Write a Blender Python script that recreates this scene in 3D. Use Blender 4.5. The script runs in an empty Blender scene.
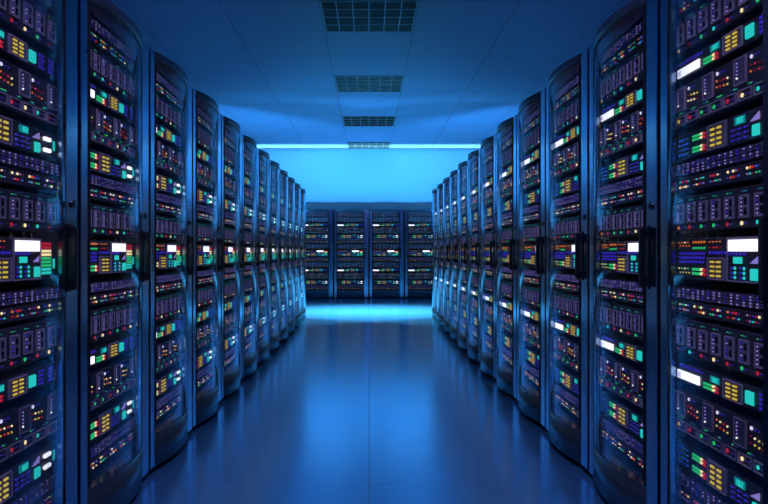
import bpy, math, random
from mathutils import Vector

# ------------------------------------------------------------------ camera, world, light, exposure
scene = bpy.context.scene
COL = scene.collection
R = math.radians

cam_d = bpy.data.cameras.new('camera')
cam = bpy.data.objects.new('camera', cam_d)
COL.objects.link(cam)
cam.location = (0, 0, 1.05)
cam.rotation_euler = (R(90), 0, 0)
cam_d.sensor_width = 36.0
cam_d.lens = 36.0 * 708.0 / 768.0
cam_d.shift_x = 15.0 / 768.0
cam_d.clip_start = 0.05
scene.camera = cam

world = bpy.data.worlds.new('world')
scene.world = world
world.use_nodes = True
world.node_tree.nodes['Background'].inputs[0].default_value = (0.02, 0.08, 0.25, 1)
world.node_tree.nodes['Background'].inputs[1].default_value = 0.3

vs = scene.view_settings
vs.view_transform = 'Standard'
vs.look = 'None'
vs.exposure = 0.0
vs.gamma = 1.0
vs.use_curve_mapping = False
try:
    scene.cycles.transparent_max_bounces = 24
    scene.cycles.max_bounces = 10
    scene.cycles.glossy_bounces = 6
    scene.cycles.sample_clamp_indirect = 4.0
except Exception:
    pass

# unseen lamps added to light the room: position, aim point, size, power, colour (fixtures are built further down)
ADDED_FLOODS = [   # name, location, aim, (width, height), watts, colour, spread, label
    ('added_flood_lamp', (x, 10.3, 0.85), (-0.07 * x, 16.4, 2.2), (0.35, 0.05), 240, (0.045, 0.39, 1.0), 88,
     'added blue floodlight on a short pole, unseen behind a side row') for x in (-4.0, 4.0)
] + [  # unseen spotlights added to brighten the cross aisle floor
    ('added_ceiling_spotlight', (x, 12.9, 3.25), (-0.05 * x, 12.4, 0.0), (0.30, 0.22), 180, (0.15, 0.68, 1.0), 50,
     'added unseen blue ceiling spotlight aimed at the floor of the cross aisle') for x in (-3.3, 3.3)
]
ADDED_UPLIGHTS = [   # unseen floor uplights added in the neighbouring aisles to brighten the ceiling
    ('added_floor_uplight', (x, y, 0.30), 0.4, 20, (0.10, 0.22, 0.95)) for x in (-3.5, 3.5) for y in (1.0, 5.0)
]
FILL_PANELS = [   # out-of-view ceiling panel added as fill light for the near cabinets
    ('fill_light_panel', (0.0, 1.5, 3.52), 0.90, 60, (0.26, 0.36, 1.0), 'square blue fill light panel added out of view over the aisle entrance', 180),
]
ADDED_BAR = (10.5, (0.25, 0.9, 1.0))   # watts and colour of each hidden light bar added on the back row of cabinets

# ------------------------------------------------------------------ helpers
def srgb(r, g, b):
    f = lambda c: (c / 255 / 12.92) if c <= 10 else (((c / 255) + 0.055) / 1.055) ** 2.4
    return (f(r), f(g), f(b), 1)

MATS = {}
def mat(name, col, rough=0.5, metal=0.0, emit=None, power=0.0, spec=0.5, noise=None, coat=0.0, ior=1.5):
    m = bpy.data.materials.new(name)
    m.use_nodes = True
    nt = m.node_tree
    b = nt.nodes['Principled BSDF']
    b.inputs['Base Color'].default_value = col
    b.inputs['Roughness'].default_value = rough
    b.inputs['Metallic'].default_value = metal
    b.inputs['IOR'].default_value = ior
    b.inputs['Specular IOR Level'].default_value = spec
    b.inputs['Coat Weight'].default_value = coat
    b.inputs['Coat Roughness'].default_value = 0.12
    if emit:
        b.inputs['Emission Color'].default_value = emit
        b.inputs['Emission Strength'].default_value = power
        try:
            m.cycles.emission_sampling = 'NONE'
        except Exception:
            pass
    if noise:
        sc, amt, bump = noise
        tc = nt.nodes.new('ShaderNodeTexCoord')
        n = nt.nodes.new('ShaderNodeTexNoise')
        n.inputs['Scale'].default_value = sc
        n.inputs['Detail'].default_value = 5
        nt.links.new(tc.outputs['Object'], n.inputs['Vector'])
        mr = nt.nodes.new('ShaderNodeMapRange')
        mr.inputs['To Min'].default_value = rough * (1 - amt)
        mr.inputs['To Max'].default_value = min(1, rough * (1 + amt))
        nt.links.new(n.outputs['Fac'], mr.inputs['Value'])
        nt.links.new(mr.outputs['Result'], b.inputs['Roughness'])
        if bump:
            bp = nt.nodes.new('ShaderNodeBump')
            bp.inputs['Strength'].default_value = bump
            bp.inputs['Distance'].default_value = 0.002
            nt.links.new(n.outputs['Fac'], bp.inputs['Height'])
            nt.links.new(bp.outputs['Normal'], b.inputs['Normal'])
    MATS[name] = m
    return m

def led(name, r, g, b, power):
    c = srgb(r, g, b)
    return mat(name, (c[0] * .3, c[1] * .3, c[2] * .3, 1), 0.4, emit=c, power=power)

mat('carcass', (0.012, 0.013, 0.018, 1), 0.4, noise=(30, .3, 0))
mat('unit', (0.085, 0.040, 0.040, 1), 0.45, noise=(60, .25, 0))
mat('unit_light', (0.26, 0.135, 0.145, 1), 0.45)
mat('outline', (0.90, 0.46, 0.42, 1), 0.4)
mat('port', (0.36, 0.20, 0.22, 1), 0.4)
mat('black', (0.004, 0.004, 0.006, 1), 0.5)
mat('steel', (0.32, 0.44, 0.62, 1), 0.17, metal=1.0, noise=(14, .2, 0))
mat('edge', (0.006, 0.006, 0.008, 1), 0.45)
mat('handle', (0.008, 0.008, 0.011, 1), 0.32)
mat('panel', (0.030, 0.036, 0.048, 1), 0.24, spec=0.7, noise=(9, .2, 0))
led('white', 255, 252, 255, 1.5)
led('soft_white', 235, 225, 255, 1.0)
led('teal', 45, 225, 205, 0.85)
led('teal_dark', 18, 150, 150, 0.6)
led('green', 50, 220, 125, 0.72)
led('red', 225, 35, 60, 0.65)
led('dim_red', 190, 25, 50, 0.35)
led('yellow', 240, 205, 70, 0.75)
led('cream', 255, 225, 160, 1.2)
led('orange', 245, 120, 40, 0.8)
led('violet', 70, 50, 220, 0.55)
led('dim_violet', 85, 65, 190, 0.32)
led('lilac', 175, 150, 235, 0.6)
led('blue', 40, 110, 255, 0.8)

def glass_material():
    m = bpy.data.materials.new('door_glass')
    m.use_nodes = True
    nt = m.node_tree
    nt.nodes.clear()
    out = nt.nodes.new('ShaderNodeOutputMaterial')
    tr = nt.nodes.new('ShaderNodeBsdfTransparent')
    tr.inputs['Color'].default_value = (0.90, 0.93, 0.97, 1)
    gl = nt.nodes.new('ShaderNodeBsdfGlossy')
    gl.inputs['Roughness'].default_value = 0.05
    gl.inputs['Color'].default_value = (0.9, 0.95, 1, 1)
    fr = nt.nodes.new('ShaderNodeFresnel')
    # the same reflectance on the way in and on the way out of the thin pane
    ge = nt.nodes.new('ShaderNodeNewGeometry')
    mr = nt.nodes.new('ShaderNodeMapRange')
    mr.inputs['To Min'].default_value = 1.14
    mr.inputs['To Max'].default_value = 1 / 1.14
    nt.links.new(ge.outputs['Backfacing'], mr.inputs['Value'])
    nt.links.new(mr.outputs['Result'], fr.inputs['IOR'])
    mx = nt.nodes.new('ShaderNodeMixShader')
    nt.links.new(fr.outputs[0], mx.inputs[0])
    nt.links.new(tr.outputs[0], mx.inputs[1])
    nt.links.new(gl.outputs[0], mx.inputs[2])
    nt.links.new(mx.outputs[0], out.inputs[0])
    MATS['glass'] = m
glass_material()

class MB:
    """collects shapes and links them as ONE mesh object"""
    def __init__(self):
        self.v, self.f, self.m, self.mats, self.smooth = [], [], [], [], []
    def mi(self, name):
        if name not in self.mats:
            self.mats.append(name)
        return self.mats.index(name)
    def add(self, verts, faces, mt, smooth=False):
        o = len(self.v)
        self.v += verts
        k = self.mi(mt)
        for f in faces:
            self.f.append(tuple(i + o for i in f))
            self.m.append(k)
            self.smooth.append(smooth)
    def box(self, x0, x1, y0, y1, z0, z1, mt):
        v = [(x, y, z) for z in (z0, z1) for y in (y0, y1) for x in (x0, x1)]
        self.add(v, [(0, 2, 3, 1), (4, 5, 7, 6), (0, 1, 5, 4), (2, 6, 7, 3), (0, 4, 6, 2), (1, 3, 7, 5)], mt)
    def bev(self, x0, x1, y0, y1, z0, z1, mt, b=0.004):
        """box with its four front edges (towards -y) chamfered"""
        v = [(x0, y1, z0), (x1, y1, z0), (x1, y1, z1), (x0, y1, z1),
             (x0, y0 + b, z0), (x1, y0 + b, z0), (x1, y0 + b, z1), (x0, y0 + b, z1),
             (x0 + b, y0, z0 + b), (x1 - b, y0, z0 + b), (x1 - b, y0, z1 - b), (x0 + b, y0, z1 - b)]
        f = [(0, 3, 2, 1)]
        for i in range(4):
            j = (i + 1) % 4
            f.append((i, j, 4 + j, 4 + i))
            f.append((4 + i, 4 + j, 8 + j, 8 + i))
        f.append((8, 9, 10, 11))
        self.add(v, f, mt)
    def rect(self, x0, x1, z0, z1, y, t, mt, d=0.004):
        """rectangular outline standing proud of the plane y"""
        self.box(x0, x1, y - d, y, z0, z0 + t, mt)
        self.box(x0, x1, y - d, y, z1 - t, z1, mt)
        self.box(x0, x0 + t, y - d, y, z0 + t, z1 - t, mt)
        self.box(x1 - t, x1, y - d, y, z0 + t, z1 - t, mt)
    def cyl(self, c, r, y0, y1, mt, n=12):
        v = []
        for y in (y0, y1):
            for i in range(n):
                a = 2 * math.pi * i / n
                v.append((c[0] + r * math.cos(a), y, c[1] + r * math.sin(a)))
        f = [tuple(range(n)), tuple(range(2 * n - 1, n - 1, -1))]
        for i in range(n):
            j = (i + 1) % n
            f.append((i, n + i, n + j, j))
        self.add(v, f, mt)
    def dot(self, x, z, r, y, mt):
        r *= 0.8 if r > .005 else 0.72
        self.cyl((x, z), r, y - 0.003, y, mt, 6)
    def vcyl(self, c, r, z0, z1, mt, n=12):
        v = []
        for z in (z0, z1):
            for i in range(n):
                a = 2 * math.pi * i / n
                v.append((c[0] + r * math.cos(a), c[1] + r * math.sin(a), z))
        f = [tuple(range(n - 1, -1, -1)), tuple(range(n, 2 * n))]
        for i in range(n):
            j = (i + 1) % n
            f.append((i, j, n + j, n + i))
        self.add(v, f, mt)
    def mesh(self, name):
        me = bpy.data.meshes.new(name)
        me.from_pydata(self.v, [], self.f)
        for n in self.mats:
            me.materials.append(MATS[n])
        me.polygons.foreach_set('material_index', self.m)
        me.polygons.foreach_set('use_smooth', self.smooth)
        me.update()
        return me
    def merge(self, other):
        o = len(self.v)
        self.v += other.v
        for f, k, s in zip(other.f, other.m, other.smooth):
            self.f.append(tuple(i + o for i in f))
            self.m.append(self.mi(other.mats[k]))
            self.smooth.append(s)
    def build(self, name, parent=None, **kw):
        return link(name, self.mesh(name), parent, **kw)

def link(name, data, parent=None, label=None, cat=None, group=None, kind=None):
    o = bpy.data.objects.new(name, data)
    COL.objects.link(o)
    o.parent = parent
    if label: o['label'] = label
    if cat: o['category'] = cat
    if group: o['group'] = group
    if kind: o['kind'] = kind
    return o

# ------------------------------------------------------------------ the room
CEIL = 3.54
BACK = 17.2
XW = 5.1
FRONT = -3.5

def surface(name, col, rough, **kw):
    return mat(name, col, rough, **kw)
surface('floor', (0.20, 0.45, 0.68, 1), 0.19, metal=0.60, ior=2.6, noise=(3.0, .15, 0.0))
surface('ceiling', (0.20, 0.24, 0.36, 1), 0.6, noise=(40, .1, 0.05))
surface('joint', (0.10, 0.11, 0.13, 1), 0.7)
surface('wall', (0.38, 0.45, 0.54, 1), 0.55, noise=(25, .1, 0.05))

m = MB(); m.box(-XW, XW, FRONT, BACK, -0.12, -0.006, 'joint')
floor = m.build('floor', kind='structure', label='glossy dark blue tiled floor of the aisle')
m = MB(); m.box(-XW, XW, FRONT, BACK, CEIL + 0.012, CEIL + 0.16, 'joint')
ceiling = m.build('ceiling', kind='structure', label='blue lit ceiling of large square panels')
for nm, (x0, x1, y0, y1) in {'wall_back': (-XW, XW, BACK, BACK + .15), 'wall_front': (-XW, XW, FRONT - .15, FRONT),
                             'wall_left': (-XW - .15, -XW, FRONT, BACK), 'wall_right': (XW, XW + .15, FRONT, BACK)}.items():
    m = MB(); m.box(x0, x1, y0, y1, -0.12, CEIL + 0.16, 'wall')
    m.build(nm, kind='structure')

# unseen partitions added behind the row ends to block and shape the floodlight
for nm, sx in (('light_blocker_left', -1), ('light_blocker_right', 1)):
    m = MB(); m.box(min(sx * 2.09, sx * 3.05), max(sx * 2.09, sx * 3.05), 11.2, 11.3, 0, 2.6, 'wall')
    m.build(nm, kind='structure')

# floor tiles
T = 1.7
j = 0.0012
tm = MB()
tm.box(j, T - j, j, T - j, -0.006, 0.0, 'floor')
fmesh = tm.mesh('floor_tile')
ny = int(round((BACK - FRONT) / T)) + 1
for ix in range(6):
    for iy in range(-5, 8):
        y0 = 4.9 + iy * T
        if y0 + T > BACK + .9 or y0 < FRONT - .2:
            continue
        o = link('floor_tile', fmesh, floor)
        o.location = (-XW + ix * T, y0, 0)

# ceiling tiles, one metre square; every third place along the middle is a vent
j = 0.004
tm = MB()
tm.box(j, 1 - j, j, 1 - j, 0, 0.012, 'ceiling')
cmesh = tm.mesh('ceiling_tile')
VENTS = [4, 7, 10, 13, 16]
for ix in range(-5, 6):
    for iy in range(-3, 17):
        if ix == 0 and iy in VENTS:
            continue
        o = link('ceiling_tile', cmesh, ceiling)
        o.location = (ix - 0.5, iy, CEIL)

# ceiling vents
mat('vent_frame', (0.16, 0.18, 0.20, 1), 0.45, metal=0.3)
mat('vent_slat', (0.035, 0.018, 0.010, 1), 0.5, metal=0.2)
mat('vent_bar', (0.5, 0.52, 0.52, 1), 0.4, metal=0.4)
def vent(y0, label):
    e = link('ceiling_vent', None, None, label, 'vent', 'ceiling vent grilles')
    e.location = (0, y0 + 0.5, CEIL)
    m = MB(); m.box(-.49, .49, -.49, .49, 0.010, 0.0118, 'black'); m.build('backing', e)
    m = MB()
    t = 0.022
    m.box(-.495, .495, -.495, -.495 + t, -0.006, 0.010, 'vent_frame')
    m.box(-.495, .495, .495 - t, .495, -0.006, 0.010, 'vent_frame')
    m.box(-.495, -.495 + t, -.495 + t, .495 - t, -0.006, 0.010, 'vent_frame')
    m.box(.495 - t, .495, -.495 + t, .495 - t, -0.006, 0.010, 'vent_frame')
    m.build('frame', e)
    for i in range(1, 4):
        y = -.495 + i * .2475
        m = MB(); m.box(-.473, .473, y - .004, y + .004, -0.006, 0.004, 'vent_bar'); m.build('cross_bar', e)
    for i in range(1, 6):
        x = -.495 + i * .165
        m = MB(); m.box(x - .0035, x + .0035, -.473, .473, -0.0065, 0.004, 'vent_bar'); m.build('long_bar', e)
    for i in range(24):
        y = -.473 + (i + .5) * .946 / 24
        m = MB()
        v = [(-.473, y - .010, .0075), (.473, y - .010, .0075), (.473, y + .012, -.001), (-.473, y + .012, -.001),
             (-.473, y - .010, .0095), (.473, y - .010, .0095), (.473, y + .012, .001), (-.473, y + .012, .001)]
        m.add(v, [(0, 3, 2, 1), (4, 5, 6, 7), (0, 1, 5, 4), (2, 3, 7, 6), (1, 2, 6, 5), (3, 0, 4, 7)], 'vent_slat')
        m.build('slat', e)
for y0, lb in zip(reversed(VENTS), ['touching the back wall', 'second from the back wall', 'third from the back wall',
                                    'fourth from the back wall', 'fifth from the back wall']):
    vent(y0, 'dark square louvred ceiling vent grille, ' + lb)

# ------------------------------------------------------------------ added lamps, out of view
mat('lamp_body', (0.05, 0.055, 0.065, 1), 0.45)
def area(name, parent, loc, aim, sx, sy, watts, col, spread=180):
    d = bpy.data.lights.new(name, 'AREA')
    d.shape = 'RECTANGLE'; d.size = sx; d.size_y = sy
    d.energy = watts; d.color = col; d.spread = R(spread)
    o = bpy.data.objects.new(name, d); COL.objects.link(o)
    o.location = loc
    o.rotation_euler = (Vector(aim) - Vector(loc)).to_track_quat('-Z', 'Y').to_euler()
    return o
def glow(name, col, p):
    if name not in MATS:
        mat(name, (col[0] * .5, col[1] * .5, col[2] * .5, 1), 0.4, emit=(*col, 1), power=p)
    return name
for i, (nm, loc, aim, (w, h), watts, col, sp, lb) in enumerate(ADDED_FLOODS):
    e = link(nm, None, None, lb, 'floodlight' if loc[2] < 2 else 'spotlight', 'added blue floodlights and spotlights')
    e.location = (loc[0], loc[1], 0)
    if loc[2] < 2:
        m = MB(); m.vcyl((0, 0), .16, 0, .02, 'lamp_body', 24); m.build('foot', e)
        m = MB(); m.vcyl((0, 0), .018, .02, loc[2] - .04, 'lamp_body', 12); m.build('pole', e)
    else:
        m = MB(); m.vcyl((0, 0), .07, CEIL - .02, CEIL, 'lamp_body', 24); m.build('ceiling_rose', e)
        m = MB(); m.vcyl((0, 0), .015, loc[2] + .03, CEIL - .02, 'lamp_body', 12); m.build('stem', e)
    q = (Vector(aim) - Vector(loc)).to_track_quat('-Y', 'Z')
    m = MB(); m.box(-w / 2 - .02, w / 2 + .02, 0.0, .05, -h / 2 - .02, h / 2 + .02, 'lamp_body')
    o = m.build('housing', e); o.location = (0, 0, loc[2]); o.rotation_euler = q.to_euler()
    m = MB(); m.box(-w / 2, w / 2, -.004, 0, -h / 2, h / 2, glow('flood_lens', (0.2, 0.7, 1.0), 4))
    o2 = m.build('lens', o)
    if loc[2] < 2:      # barn door below the lens keeps the beam off the cabinets
        m = MB(); W = .62; t = .004
        v = [(-W, -.50, -.004), (W, -.50, -.004), (W, .01, -.030), (-W, .01, -.030)]
        v += [(x, y, z - t) for x, y, z in v]
        m.add(v, [(0, 1, 2, 3), (4, 7, 6, 5), (0, 4, 5, 1), (1, 5, 6, 2), (2, 6, 7, 3), (3, 7, 4, 0)], 'lamp_body')
        m.build('barn_door', o)
    d = (Vector(aim) - Vector(loc)).normalized()
    L = area('flood_light', None, Vector(loc) + d * .012, aim, w, h, watts, col, sp)
for i, (nm, loc, s, watts, col) in enumerate(ADDED_UPLIGHTS):
    e = link(nm, None, None, 'added low square floor uplight with a blue lens in a neighbouring aisle', 'floor lamp', 'added floor uplights behind the side rows')
    e.location = (loc[0], loc[1], 0)
    m = MB(); m.box(-s / 2 - .03, s / 2 + .03, -s / 2 - .03, s / 2 + .03, 0, loc[2] - .02, 'lamp_body'); m.build('housing', e)
    m = MB(); m.box(-s / 2, s / 2, -s / 2, s / 2, loc[2] - .02, loc[2] - .012, glow('uplight_lens', (0.1, 0.35, 1.0), 3)); m.build('lens', e)
    area('uplight', None, loc, (loc[0], loc[1], 3), s, s, watts, col)
for i, (nm, loc, s, watts, col, lb, sp) in enumerate(FILL_PANELS):
    e = link(nm, None, None, lb, 'ceiling light', 'added blue fill light panels')
    e.location = (loc[0], loc[1], CEIL)
    m = MB()
    m.box(-s / 2 - .02, s / 2 + .02, -s / 2 - .02, s / 2 + .02, -.012, 0, 'vent_frame'); m.build('frame', e)
    m = MB(); m.box(-s / 2, s / 2, -s / 2, s / 2, -.016, -.012, glow('panel_lens', (0.1, 0.4, 1.0), 2)); m.build('diffuser', e)
    area('fill_light', None, loc, (loc[0], loc[1] + .01, 0), s, s, watts, col, sp)

# ------------------------------------------------------------------ server units
# every unit is drawn in cabinet coordinates: x across, y depth (front = -y), z up; u runs from its left end
UX, UW, UY = -0.35, 0.663, 0.04
PW = 0.082
SEG = {'1': 'bc', '8': 'abcdefg', '2': 'abged'}
def digits(m, text, x0, z0, w, h, y, mt):
    n = len(text); cw = w / n; t = cw * .2
    for i, ch in enumerate(text):
        a = x0 + i * cw + cw * .12; b = x0 + (i + 1) * cw - cw * .12
        zm = z0 + h / 2
        for s in SEG[ch]:
            bx = {'a': (a, b, z0 + h - t, z0 + h), 'd': (a, b, z0, z0 + t), 'g': (a, b, zm - t / 2, zm + t / 2),
                  'b': (b - t, b, zm, z0 + h), 'c': (b - t, b, z0, zm), 'f': (a, a + t, zm, z0 + h), 'e': (a, a + t, z0, zm)}[s]
            m.box(bx[0], bx[1], y - .001, y, bx[2], bx[3], mt)

class Unit:
    def __init__(self, name, z0, z1, label):
        self.name, self.z0, self.z1, self.label = name, z0, z1, label
        self.body = MB(); self.parts = []
        self.body.bev(UX, UX + UW, UY, UY + 0.55, z0, z1, 'unit', 0.003)
    def part(self, name, kind=None, label=None):
        m = MB(); self.parts.append((name, m, kind, label)); return m
    def X(self, u): return UX + u
    def Z(self, t): return self.z0 + t * (self.z1 - self.z0)

def text_line(m, x0, x1, z, y, mt, rnd, h=.007):
    x = x0
    while x < x1 - .006:
        w = rnd.uniform(.006, .016)
        m.box(x, min(x + w, x1), y - .002, y, z, z + h, mt)
        x += w + .009

def keypad(U, u0, u1, z0, z1, keyrows=4):
    m = U.part('keypad_frame')
    x0, x1 = U.X(u0), U.X(u1)
    m.box(x0 + .002, x1 - .002, UY - .004, UY, z0 + .002, z1 - .002, 'unit_light')
    m.rect(x0, x1, z0, z1, UY, .0036, 'outline', .006)
    k = U.part('keypad_keys', 'stuff', 'two columns of lit yellow keys')
    cw = (x1 - x0); ch = (z1 - z0) * .84 / keyrows
    for c in range(2):
        for r in range(keyrows):
            xa = x0 + cw * (.20 + .36 * c); za = z0 + (z1 - z0) * .08 + r * ch
            k.box(xa, xa + cw * .20, UY - .008, UY - .004, za + ch * .24, za + ch * .64, 'yellow')

def bars(U, u0, u1, z, n=2, h=.008, gap=.004):
    m = U.part('level_bars', None, 'green bars ending in yellow and red')
    x0, x1 = U.X(u0), U.X(u1); w = x1 - x0
    for i in range(n):
        za = z + i * (h + gap)
        m.box(x0, x0 + w * .62, UY - .004, UY, za, za + h, 'green')
        m.box(x0 + w * .63, x0 + w * .80, UY - .004, UY, za, za + h, 'cream')
        m.box(x0 + w * .81, x0 + w, UY - .004, UY, za - .002, za + h - .002, 'red')

def number_display(U, u0, u1, z0, z1):
    m = U.part('number_display', None, 'small teal display reading 182')
    m.box(U.X(u0), U.X(u1), UY - .004, UY, z0, z1, 'teal_dark')
    digits(m, '182', U.X(u0) + .003, z0 + .003, (u1 - u0) - .006, (z1 - z0) - .006, UY - .004, 'teal')

def triangle(U, u0, u1, z0, z1, mt):
    m = U.part('signal_mark', None, 'pale rising signal triangle')
    x0, x1 = U.X(u0), U.X(u1)
    v = [(x0, UY - .004, z0), (x1, UY - .004, z0), (x1, UY - .004, z1), (x0, UY, z0), (x1, UY, z0), (x1, UY, z1)]
    m.add(v, [(0, 1, 2), (0, 3, 4, 1), (1, 4, 5, 2), (2, 5, 3, 0), (3, 5, 4)], mt)

def patch_panel(z0, z1, seed):
    rnd = random.Random(seed)
    U = Unit('patch_panel', z0, z1, 'slim patch panel with two rows of tiny outlined ports')
    m = U.part('ports', 'stuff', 'rows of tiny outlined ports with violet lights')
    n = 19; p = UW / n
    for i in range(n):
        x = UX + p * i + p * .12
        for r in range(2):
            za = U.Z(.12 + .44 * r); zb = U.Z(.12 + .44 * r + .30)
            m.rect(x, x + p * .42, za, zb, UY, .0024, 'port', .003)
            for k in range(2):
                zz = za + (zb - za) * (.15 + .7 * k)
                m.box(x + p * .58, x + p * .58 + .004, UY - .003, UY, zz - .0022, zz + .0022, rnd.choice(['lilac', 'violet', 'dim_violet', 'lilac']))
    return U

def indicator_panel(z0, z1, seed):
    rnd = random.Random(seed)
    U = Unit('indicator_panel', z0, z1, 'slim panel with groups of small coloured indicator lights')
    m = U.part('indicator_lights', 'stuff', 'groups of red, white, orange and green lights')
    cs = ['red', 'red', 'orange', 'cream', 'cream', 'green', 'teal', 'lilac', 'violet', 'dim_red', 'dim_violet', 'blue']
    for g in range(6):
        u0 = .035 + g * .107
        for c in range(5):
            for r in range(2):
                k = rnd.choice(cs)
                rr = .0052 if k in ('cream', 'red', 'orange') and rnd.random() < .6 else .0036
                m.dot(U.X(u0 + c * .0155), U.Z(.34 + .36 * r), rr, UY, k)
    return U

def blade_server(z0, z1, seed, leds):
    rnd = random.Random(seed)
    U = Unit('blade_server', z0, z1, 'blade server with eight upright socket modules')
    for k in range(8):
        x0 = UX + .014 + PW * k; x1 = x0 + .052
        m = U.part('socket_module')
        za, zb = U.Z(.25), U.Z(.80)
        m.box(x0 + .002, x1 - .002, UY - .003, UY, za + .002, zb - .002, 'unit_light')
        m.rect(x0, x1, za, zb, UY, .0034, 'outline', .006)
        for r in range(2):
            zz = za + (zb - za) * (.12 + .44 * r)
            m.box(x0 + .027, x0 + .043, UY - .0055, UY - .003, zz, zz + .020, 'black')
            m.rect(x0 + .024, x0 + .046, zz - .003, zz + .023, UY - .003, .0016, 'outline', .002)
        for r in range(5):
            m.dot(x0 + .013, za + (zb - za) * (.14 + .18 * r), .0038, UY - .003, 'lilac' if rnd.random() < .75 else 'violet')
    m = U.part('indicator_lights', 'stuff', 'small round lights above and below the modules')
    for k in range(8):
        x0 = UX + .014 + PW * k
        for c in range(3):
            m.dot(x0 + .010 + c * .011, U.Z(.89), .0024, UY, ['green', 'teal_dark', 'teal_dark'][c] if rnd.random() < .6 else 'dim_violet')
        m.dot(x0 + .010, U.Z(.12), .0078 if leds[k][0] != 'd' else .006, UY, leds[k])
        for c in range(2):
            m.dot(x0 + .026 + c * .012, U.Z(.12), .0032, UY, 'dim_violet')
    return U

def display_server(z0, z1, seed):
    rnd = random.Random(seed)
    U = Unit('display_server', z0, z1, 'server with a white screen and a yellow keypad')
    m = U.part('screen', None, 'lit white rectangular screen')
    m.box(U.X(.022), U.X(.178), UY - .005, UY, U.Z(.16), U.Z(.58), 'white')
    m.box(U.X(.022), U.X(.05), UY - .0055, UY - .005, U.Z(.20), U.Z(.48), 'soft_white')
    m = U.part('violet_text', 'stuff', 'short violet text dashes')
    text_line(m, U.X(.03), U.X(.20), U.Z(.78), UY, 'violet', rnd, .006)
    text_line(m, U.X(.06), U.X(.17), U.Z(.90), UY, 'dim_violet', rnd, .003)
    for r in range(4):
        text_line(m, U.X(.525), U.X(.565), U.Z(.16 + .2 * r), UY, 'violet', rnd, .007)
        text_line(m, U.X(.595), U.X(.625), U.Z(.16 + .2 * r), UY, 'violet', rnd, .007)
    number_display(U, .252, .306, U.Z(.55), U.Z(.86))
    bars(U, .207, .298, U.Z(.14), 2, .0068, .005)
    keypad(U, .332, .440, U.Z(.06), U.Z(.95))
    m = U.part('teal_button', None, 'glowing teal square button')
    m.bev(U.X(.460), U.X(.497), UY - .008, UY, U.Z(.22), U.Z(.78), 'teal', .003)
    return U

def drive_server(z0, z1, seed, leds):
    rnd = random.Random(seed)
    U = Unit('drive_server', z0, z1, 'tall server with upright blank plates over a row of boxed lights')
    for k in range(4):
        x0 = UX + .012 + .192 * k
        x1 = x0 + .066
        m = U.part('upright_plate')
        za, zb = U.Z(.40), U.Z(.95)
        m.box(x0 + .002, x1 - .002, UY - .004, UY, za + .002, zb - .002, 'unit_light')
        m.rect(x0, x1, za, zb, UY, .0034, 'outline', .006)
        for r in range(5):
            m.dot(x0 + .018, za + (zb - za) * (.26 + .14 * r), .0036, UY - .004, 'lilac' if r else 'white')
    for k in range(8):
        x0 = UX + .008 + PW * k
        m = U.part('light_box')
        za, zb = U.Z(.05), U.Z(.28)
        m.rect(x0, x0 + .070, za, zb, UY, .0032, 'outline', .005)
        zc = (za + zb) / 2
        m.dot(x0 + .018, zc, .0082 if leds[k][0] != 'd' else .006, UY, leds[k])
        m.dot(x0 + .039, zc, .0034, UY, 'dim_violet'); m.dot(x0 + .052, zc, .0034, UY, 'dim_violet')
    m = U.part('indicator_lights', 'stuff', 'clusters of small orange and red lights')
    for k in range(3):
        u0 = .097 + .192 * k
        m.dot(U.X(u0 + .004), U.Z(.86), .0072, UY, 'soft_white')
        for c in range(2):
            m.dot(U.X(u0 + .026 + c * .018), U.Z(.86), .0030, UY, 'violet')
        for r in range(2):
            for c in range(4):
                m.dot(U.X(u0 + c * .0215), U.Z(.70 - .13 * r - .012 * c), .0044, UY, rnd.choice(['orange', 'red', 'yellow', 'dim_red', 'dim_red', 'cream']))
    for k in range(7):
        for c in range(3):
            m.dot(U.X(.03 + k * .088 + c * .012), U.Z(.345), .0030, UY, 'green' if rnd.random() < .35 else ('teal_dark' if rnd.random() < .5 else 'dim_violet'))
    return U

def control_server(z0, z1, seed):
    rnd = random.Random(seed)
    U = Unit('control_server', z0, z1, 'server with a keypad, green bars and two white lights')
    m = U.part('indicator_lights', 'stuff', 'small blue and violet lights in rows')
    for c in range(4):
        for r in range(4):
            m.dot(U.X(.032 + c * .020), U.Z(.20 + .19 * r), .0042, UY, rnd.choice(['blue', 'teal_dark', 'blue', 'violet']))
    for c in range(3):
        for r in range(3):
            m.dot(U.X(.378 + c * .036), U.Z(.16 + .17 * r), .0050, UY, 'soft_white' if (c == 1 and rnd.random() < .5) else 'violet')
            m.box(U.X(.386 + c * .036), U.X(.398 + c * .036), UY - .002, UY, U.Z(.14 + .17 * r), U.Z(.19 + .17 * r), 'dim_violet')
    bars(U, .130, .218, U.Z(.60), 2, .0068, .0045)
    bars(U, .130, .218, U.Z(.16), 2, .0068, .0045)
    keypad(U, .236, .350, U.Z(.06), U.Z(.95))
    number_display(U, .398, .452, U.Z(.64), U.Z(.90))
    triangle(U, .482, .526, U.Z(.60), U.Z(.84), 'lilac')
    m = U.part('teal_button', None, 'glowing teal square button')
    m.bev(U.X(.496), U.X(.526), UY - .008, UY, U.Z(.10), U.Z(.46), 'teal', .003)
    for r in range(2):
        m = U.part('white_light', None, 'rounded white light')
        xa, xb, zc, h = U.X(.556), U.X(.606), U.Z(.28 + .42 * r), .0062
        m.box(xa + h, xb - h, UY - .006, UY, zc - h, zc + h, 'white')
        m.cyl((xa + h, zc), h, UY - .006, UY, 'white', 12)
        m.cyl((xb - h, zc), h, UY - .006, UY, 'white', 12)
    m = U.part('teal_bar', None, 'narrow upright teal light')
    m.box(U.X(.628), U.X(.636), UY - .004, UY, U.Z(.34), U.Z(.72), 'teal')
    return U

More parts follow.
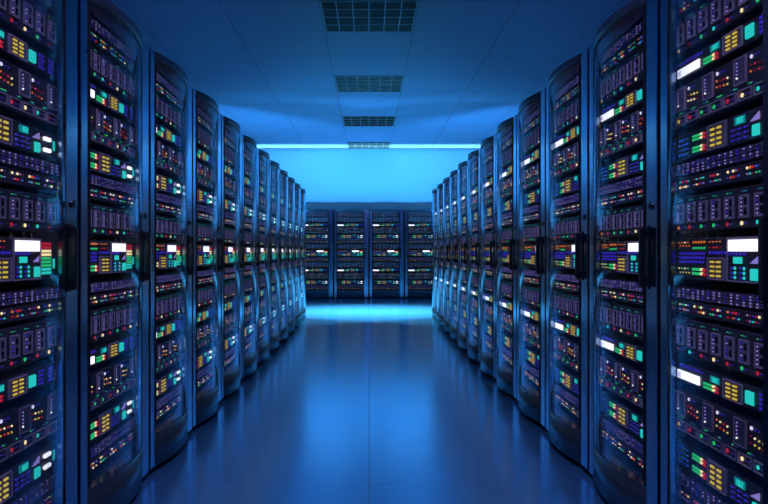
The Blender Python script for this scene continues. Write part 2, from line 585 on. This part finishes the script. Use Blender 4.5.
def monitor_server(z0, z1, seed):
    rnd = random.Random(seed)
    U = Unit('monitor_server', z0, z1, 'tall server with a white screen and a red to green level meter')
    m = U.part('indicator_lights', 'stuff', 'rows of small orange and green lights')
    for c in range(5):
        m.dot(U.X(.135 + c * .0185), U.Z(.90), .0052, UY, 'orange')
        m.dot(U.X(.135 + c * .0185), U.Z(.76), .0052, UY, 'green')
        if c < 4:
            m.dot(U.X(.246 + c * .021), U.Z(.90), .0034, UY, 'orange')
            m.dot(U.X(.246 + c * .021), U.Z(.77), .0040, UY, rnd.choice(['orange', 'red', 'dim_red']))
            m.dot(U.X(.028 + c * .022), U.Z(.90), .0036, UY, rnd.choice(['orange', 'cream']))
            m.dot(U.X(.038 + c * .022), U.Z(.82), .0034, UY, 'orange')
            m.dot(U.X(.028 + c * .022), U.Z(.26), .0038, UY, rnd.choice(['green', 'cream']))
            m.dot(U.X(.038 + c * .022), U.Z(.16), .0034, UY, 'yellow')
    m = U.part('violet_text', 'stuff', 'rows of violet text dashes')
    for r in range(3):
        text_line(m, U.X(.03), U.X(.21), U.Z(.40 + .10 * r), UY, 'violet', rnd, .008)
    text_line(m, U.X(.24), U.X(.345), U.Z(.62), UY, 'violet', rnd, .008)
    bars(U, .130, .218, U.Z(.12), 2, .0085, .005)
    keypad(U, .236, .345, U.Z(.04), U.Z(.54))
    m = U.part('screen_frame')
    m.box(U.X(.360), U.X(.530), UY - .003, UY, U.Z(.05), U.Z(.97), 'unit')
    m.rect(U.X(.357), U.X(.533), U.Z(.03), U.Z(.98), UY, .0036, 'outline', .006)
    m = U.part('screen', None, 'lit white rectangular screen')
    m.box(U.X(.368), U.X(.520), UY - .007, UY - .003, U.Z(.68), U.Z(.93), 'white')
    m = U.part('violet_text', 'stuff')
    text_line(m, U.X(.37), U.X(.46), U.Z(.60), UY - .003, 'violet', rnd, .007)
    m = U.part('number_display', None, 'small teal display')
    m.box(U.X(.395), U.X(.440), UY - .006, UY - .003, U.Z(.42), U.Z(.56), 'teal')
    triangle(U, .480, .522, U.Z(.43), U.Z(.58), 'lilac')
    m = U.part('round_lights', 'stuff', 'two columns of teal lights')
    for c in range(2):
        for r in range(3):
            m.dot(U.X(.402 + c * .050), U.Z(.12 + .10 * r), .0062, UY - .003, 'teal')
            m.box(U.X(.378 + c * .050), U.X(.388 + c * .05), UY - .005, UY - .003, U.Z(.10 + .10 * r), U.Z(.14 + .10 * r), 'violet')
    m = U.part('teal_button', None, 'glowing teal square button')
    m.bev(U.X(.488), U.X(.522), UY - .009, UY - .003, U.Z(.08), U.Z(.32), 'teal', .003)
    cols = ['teal', 'teal', 'green', 'green', 'green', 'cream', 'cream', 'red', 'red']
    for r, c in enumerate(cols):
        m = U.part('meter_bar')
        za = U.Z(.13 + .088 * r)
        m.box(U.X(.545), U.X(.606), UY - .005, UY, za, za + .0085, c)
    m = U.part('teal_bar', None, 'narrow upright teal light')
    m.box(U.X(.627), U.X(.635), UY - .004, UY, U.Z(.26), U.Z(.50), 'teal')
    return U

L1 = ['orange', 'red', 'green', 'green', 'red', 'cream', 'teal', 'dim_red']
L2 = ['dim_red', 'teal', 'red', 'cream', 'red', 'green', 'red', 'cream']
L3 = ['yellow', 'dim_red', 'green', 'teal', 'red', 'cream', 'green', 'dim_red']
L4 = ['yellow', 'red', 'green', 'green', 'red', 'cream', 'teal', 'dim_red']
def all_units():
    return [
        patch_panel(1.906, 1.950, 1), indicator_panel(1.852, 1.900, 2), blade_server(1.722, 1.843, 3, L3),
        display_server(1.632, 1.696, 4), drive_server(1.472, 1.611, 5, L4), control_server(1.360, 1.446, 6),
        patch_panel(1.306, 1.350, 7), indicator_panel(1.252, 1.300, 8), blade_server(1.118, 1.235, 9, L1),
        monitor_server(0.960, 1.095, 10),
        patch_panel(0.892, 0.932, 11), indicator_panel(0.842, 0.886, 12), blade_server(0.705, 0.826, 13, L2),
        display_server(0.612, 0.677, 14), drive_server(0.440, 0.582, 15, L4), control_server(0.322, 0.410, 16),
        patch_panel(0.258, 0.306, 17), indicator_panel(0.206, 0.252, 18),
    ]

# ------------------------------------------------------------------ the cabinet
H = 2.006
def bulge(x, x0=-.327, x1=.289, amp=.045):
    t = abs((x - (x0 + x1) / 2) / ((x1 - x0) / 2))
    return amp * (1 - min(1, t) ** 2)

def curved(m, x0, x1, z0, z1, y_back, mt, thick=None, n=28, inset=0.0, a0=0.0, a1=1.0):
    """bulging panel: a sheet of constant thickness, or solid back to y_back"""
    v = []
    for i in range(n + 1):
        # finer steps towards the ends, where the profile turns quickly
        a = a0 + (a1 - a0) * (.5 - .5 * math.cos(math.pi * i / n))
        x = x0 + (x1 - x0) * a
        yf = -bulge(x, x0, x1) + inset
        yb = yf + thick if thick else y_back
        v += [(x, yf, z0), (x, yf, z1), (x, yb, z0), (x, yb, z1)]
    fs, ff = [], []
    for i in range(n):
        a, b = 4 * i, 4 * i + 4
        fs.append((a, b, b + 1, a + 1))
        fs.append((a + 2, a + 3, b + 3, b + 2))
        ff.append((a, a + 2, b + 2, b))
        ff.append((a + 1, b + 1, b + 3, a + 3))
    e = 4 * n
    ff += [(0, 1, 3, 2), (e, e + 2, e + 3, e + 1)]
    o = len(m.v)
    m.add(v, fs, mt, True)
    k = m.mi(mt)
    for f in ff:
        m.f.append(tuple(i + o for i in f)); m.m.append(k); m.smooth.append(False)

def cabinet_parts():
    """list of (name, mesh builder, label, children)"""
    out = []
    m = MB()
    D = 1.05
    m.box(-.385, -.362, .032, D, .03, H, 'carcass')
    m.box(.362, .385, .032, D, .03, H, 'carcass')
    m.box(-.362, .362, .032, D, H - .04, H, 'carcass')
    m.box(-.362, .362, .032, D, .03, .19, 'carcass')
    m.box(-.362, .362, D - .03, D, .19, H - .04, 'carcass')
    m.box(-.362, -.351, .045, .09, .19, H - .04, 'black')
    m.box(.314, .362, .045, .09, .19, H - .04, 'black')
    out.append(('carcass', m, 'dark steel cabinet body', []))
    m = MB(); m.bev(-.385, -.328, 0, .030, .03, H, 'steel', .003)
    out.append(('hinge_stile', m, 'narrow blue-grey metal strip', []))
    m = MB(); m.bev(.290, .385, 0, .030, .03, H, 'steel', .003)
    h = MB()
    h.bev(.291, .321, -.006, 0, .915, 1.145, 'handle', .002)
    h.bev(.293, .316, -.032, -.014, .922, 1.138, 'handle', .005)
    h.box(.295, .314, -.016, -.006, .926, .960, 'handle')
    h.box(.295, .314, -.016, -.006, 1.100, 1.134, 'handle')
    k = MB()
    k.cyl((.338, 1.216), .014, -.006, 0, 'handle', 16)
    k.cyl((.338, 1.216), .006, -.008, -.006, 'black', 10)
    out.append(('latch_stile', m, 'broad blue-grey metal strip with handle', [('handle', h, 'black upright grip handle'), ('lock', k, 'round black lock')]))
    m = MB(); curved(m, -.327, .289, .190, 1.952, 0, 'glass', .005, 24, .001, .026, .969)
    ed = []
    for a0, a1 in ((0.0, .024), (.971, 1.0)):
        k = MB(); curved(k, -.327, .289, .190, 1.952, 0, 'edge', .012, 8, 0, a0, a1)
        ed.append(('door_edge', k, 'black upright edge of the glass door'))
    out.append(('glass_door', m, 'curved clear glass door', ed))
    m = MB(); curved(m, -.327, .289, .032, .188, .030, 'panel')
    out.append(('base_panel', m, 'bulging glossy dark base panel', []))
    m = MB(); curved(m, -.327, .289, 1.954, H, .030, 'panel')
    out.append(('top_panel', m, 'bulging glossy dark top panel', []))
    for x in (-.37, .37):
        for y in (.03, D - .05):
            m = MB(); m.vcyl((x, y), .018, 0, .03, 'black', 10)
            out.append(('foot', m, None, []))
    return out

# meshes are made once and shared by every copy
NEAR_UNITS, FAR_UNITS = [], []
for U in all_units():
    subs = [(n, p.mesh(n), k, lb) for n, p, k, lb in U.parts]
    NEAR_UNITS.append((U.name, U.body.mesh(U.name), U.label, subs))
    f = MB(); f.merge(U.body)
    for n, p, k, lb in U.parts:
        f.merge(p)
    FAR_UNITS.append((U.name, f.mesh(U.name), U.label, []))
CAB = [(n, m.mesh(n), lb, [(cn, cm.mesh(cn), cl) for cn, cm, cl in ch]) for n, m, lb, ch in cabinet_parts()]

def cabinet(loc, rz, label, group, near):
    e = link('server_cabinet', None, None, label, 'server cabinet', group)
    e.location = loc; e.rotation_euler = (0, 0, rz)
    for n, me, lb, ch in CAB:
        p = link(n, me, e, lb)
        for cn, cm, cl in ch:
            link(cn, cm, p, cl)
    for n, me, lb, subs in (NEAR_UNITS if near else FAR_UNITS):
        p = link(n, me, e, lb)
        for sn, sm, kd, sl in subs:
            link(sn, sm, p, sl, kind=kd)
    return e

ORD = ['first', 'second', 'third', 'fourth', 'fifth', 'sixth', 'seventh', 'eighth', 'ninth', 'tenth', 'eleventh', 'twelfth', 'thirteenth']
P, FX = 0.8, 1.02
Z0 = 1.695
for k in range(-1, 12):
    yc = Z0 + P * (k + .5)
    n = 11 - k
    lb = ('dark server cabinet with curved glass door at the back end of a side row' if n == 0 else
          'dark server cabinet with curved glass door, %s from the back end of a side row' % ORD[n])
    near = k <= 4
    cabinet((-FX, yc, 0), R(90), lb, 'server cabinets in the two side rows', near)
    cabinet((FX, yc, 0), R(-90), lb, 'server cabinets in the two side rows', near)
for i in range(-6, 6):
    j = i if i < 0 else -1 - i
    lb = ('blue-lit server cabinet of the middle pair in the row under the back wall' if j == -1 else
          'blue-lit server cabinet %s from the middle of the row under the back wall' % ORD[-j - 1])
    cabinet((P * (i + .5), 15.96, 0), 0, lb, 'server cabinets in the row under the back wall', False)

# hidden light bars added on top of the back row to brighten the ceiling and the wall
for i in range(-6, 6):
    x = P * (i + .5)
    e = link('added_light_bar', None, None, 'slim light bar added out of sight on top of a back row cabinet', 'light bar', 'added light bars on the back row')
    e.location = (x, 16.5, 2.006)
    m = MB(); m.box(-.36, .36, -.03, .03, 0, .02, 'lamp_body'); m.build('housing', e)
    m = MB(); m.box(-.35, .35, -.02, .02, .02, .024, glow('bar_lens', (0.3, 0.85, 1.0), 4)); m.build('lens', e)
    L = area('bar_light', None, (x, 16.5, 2.032), (x, 16.78, 3), .79, .04, ADDED_BAR[0], ADDED_BAR[1], 34)
    L.rotation_euler = (R(180 - 8), 0, 0)
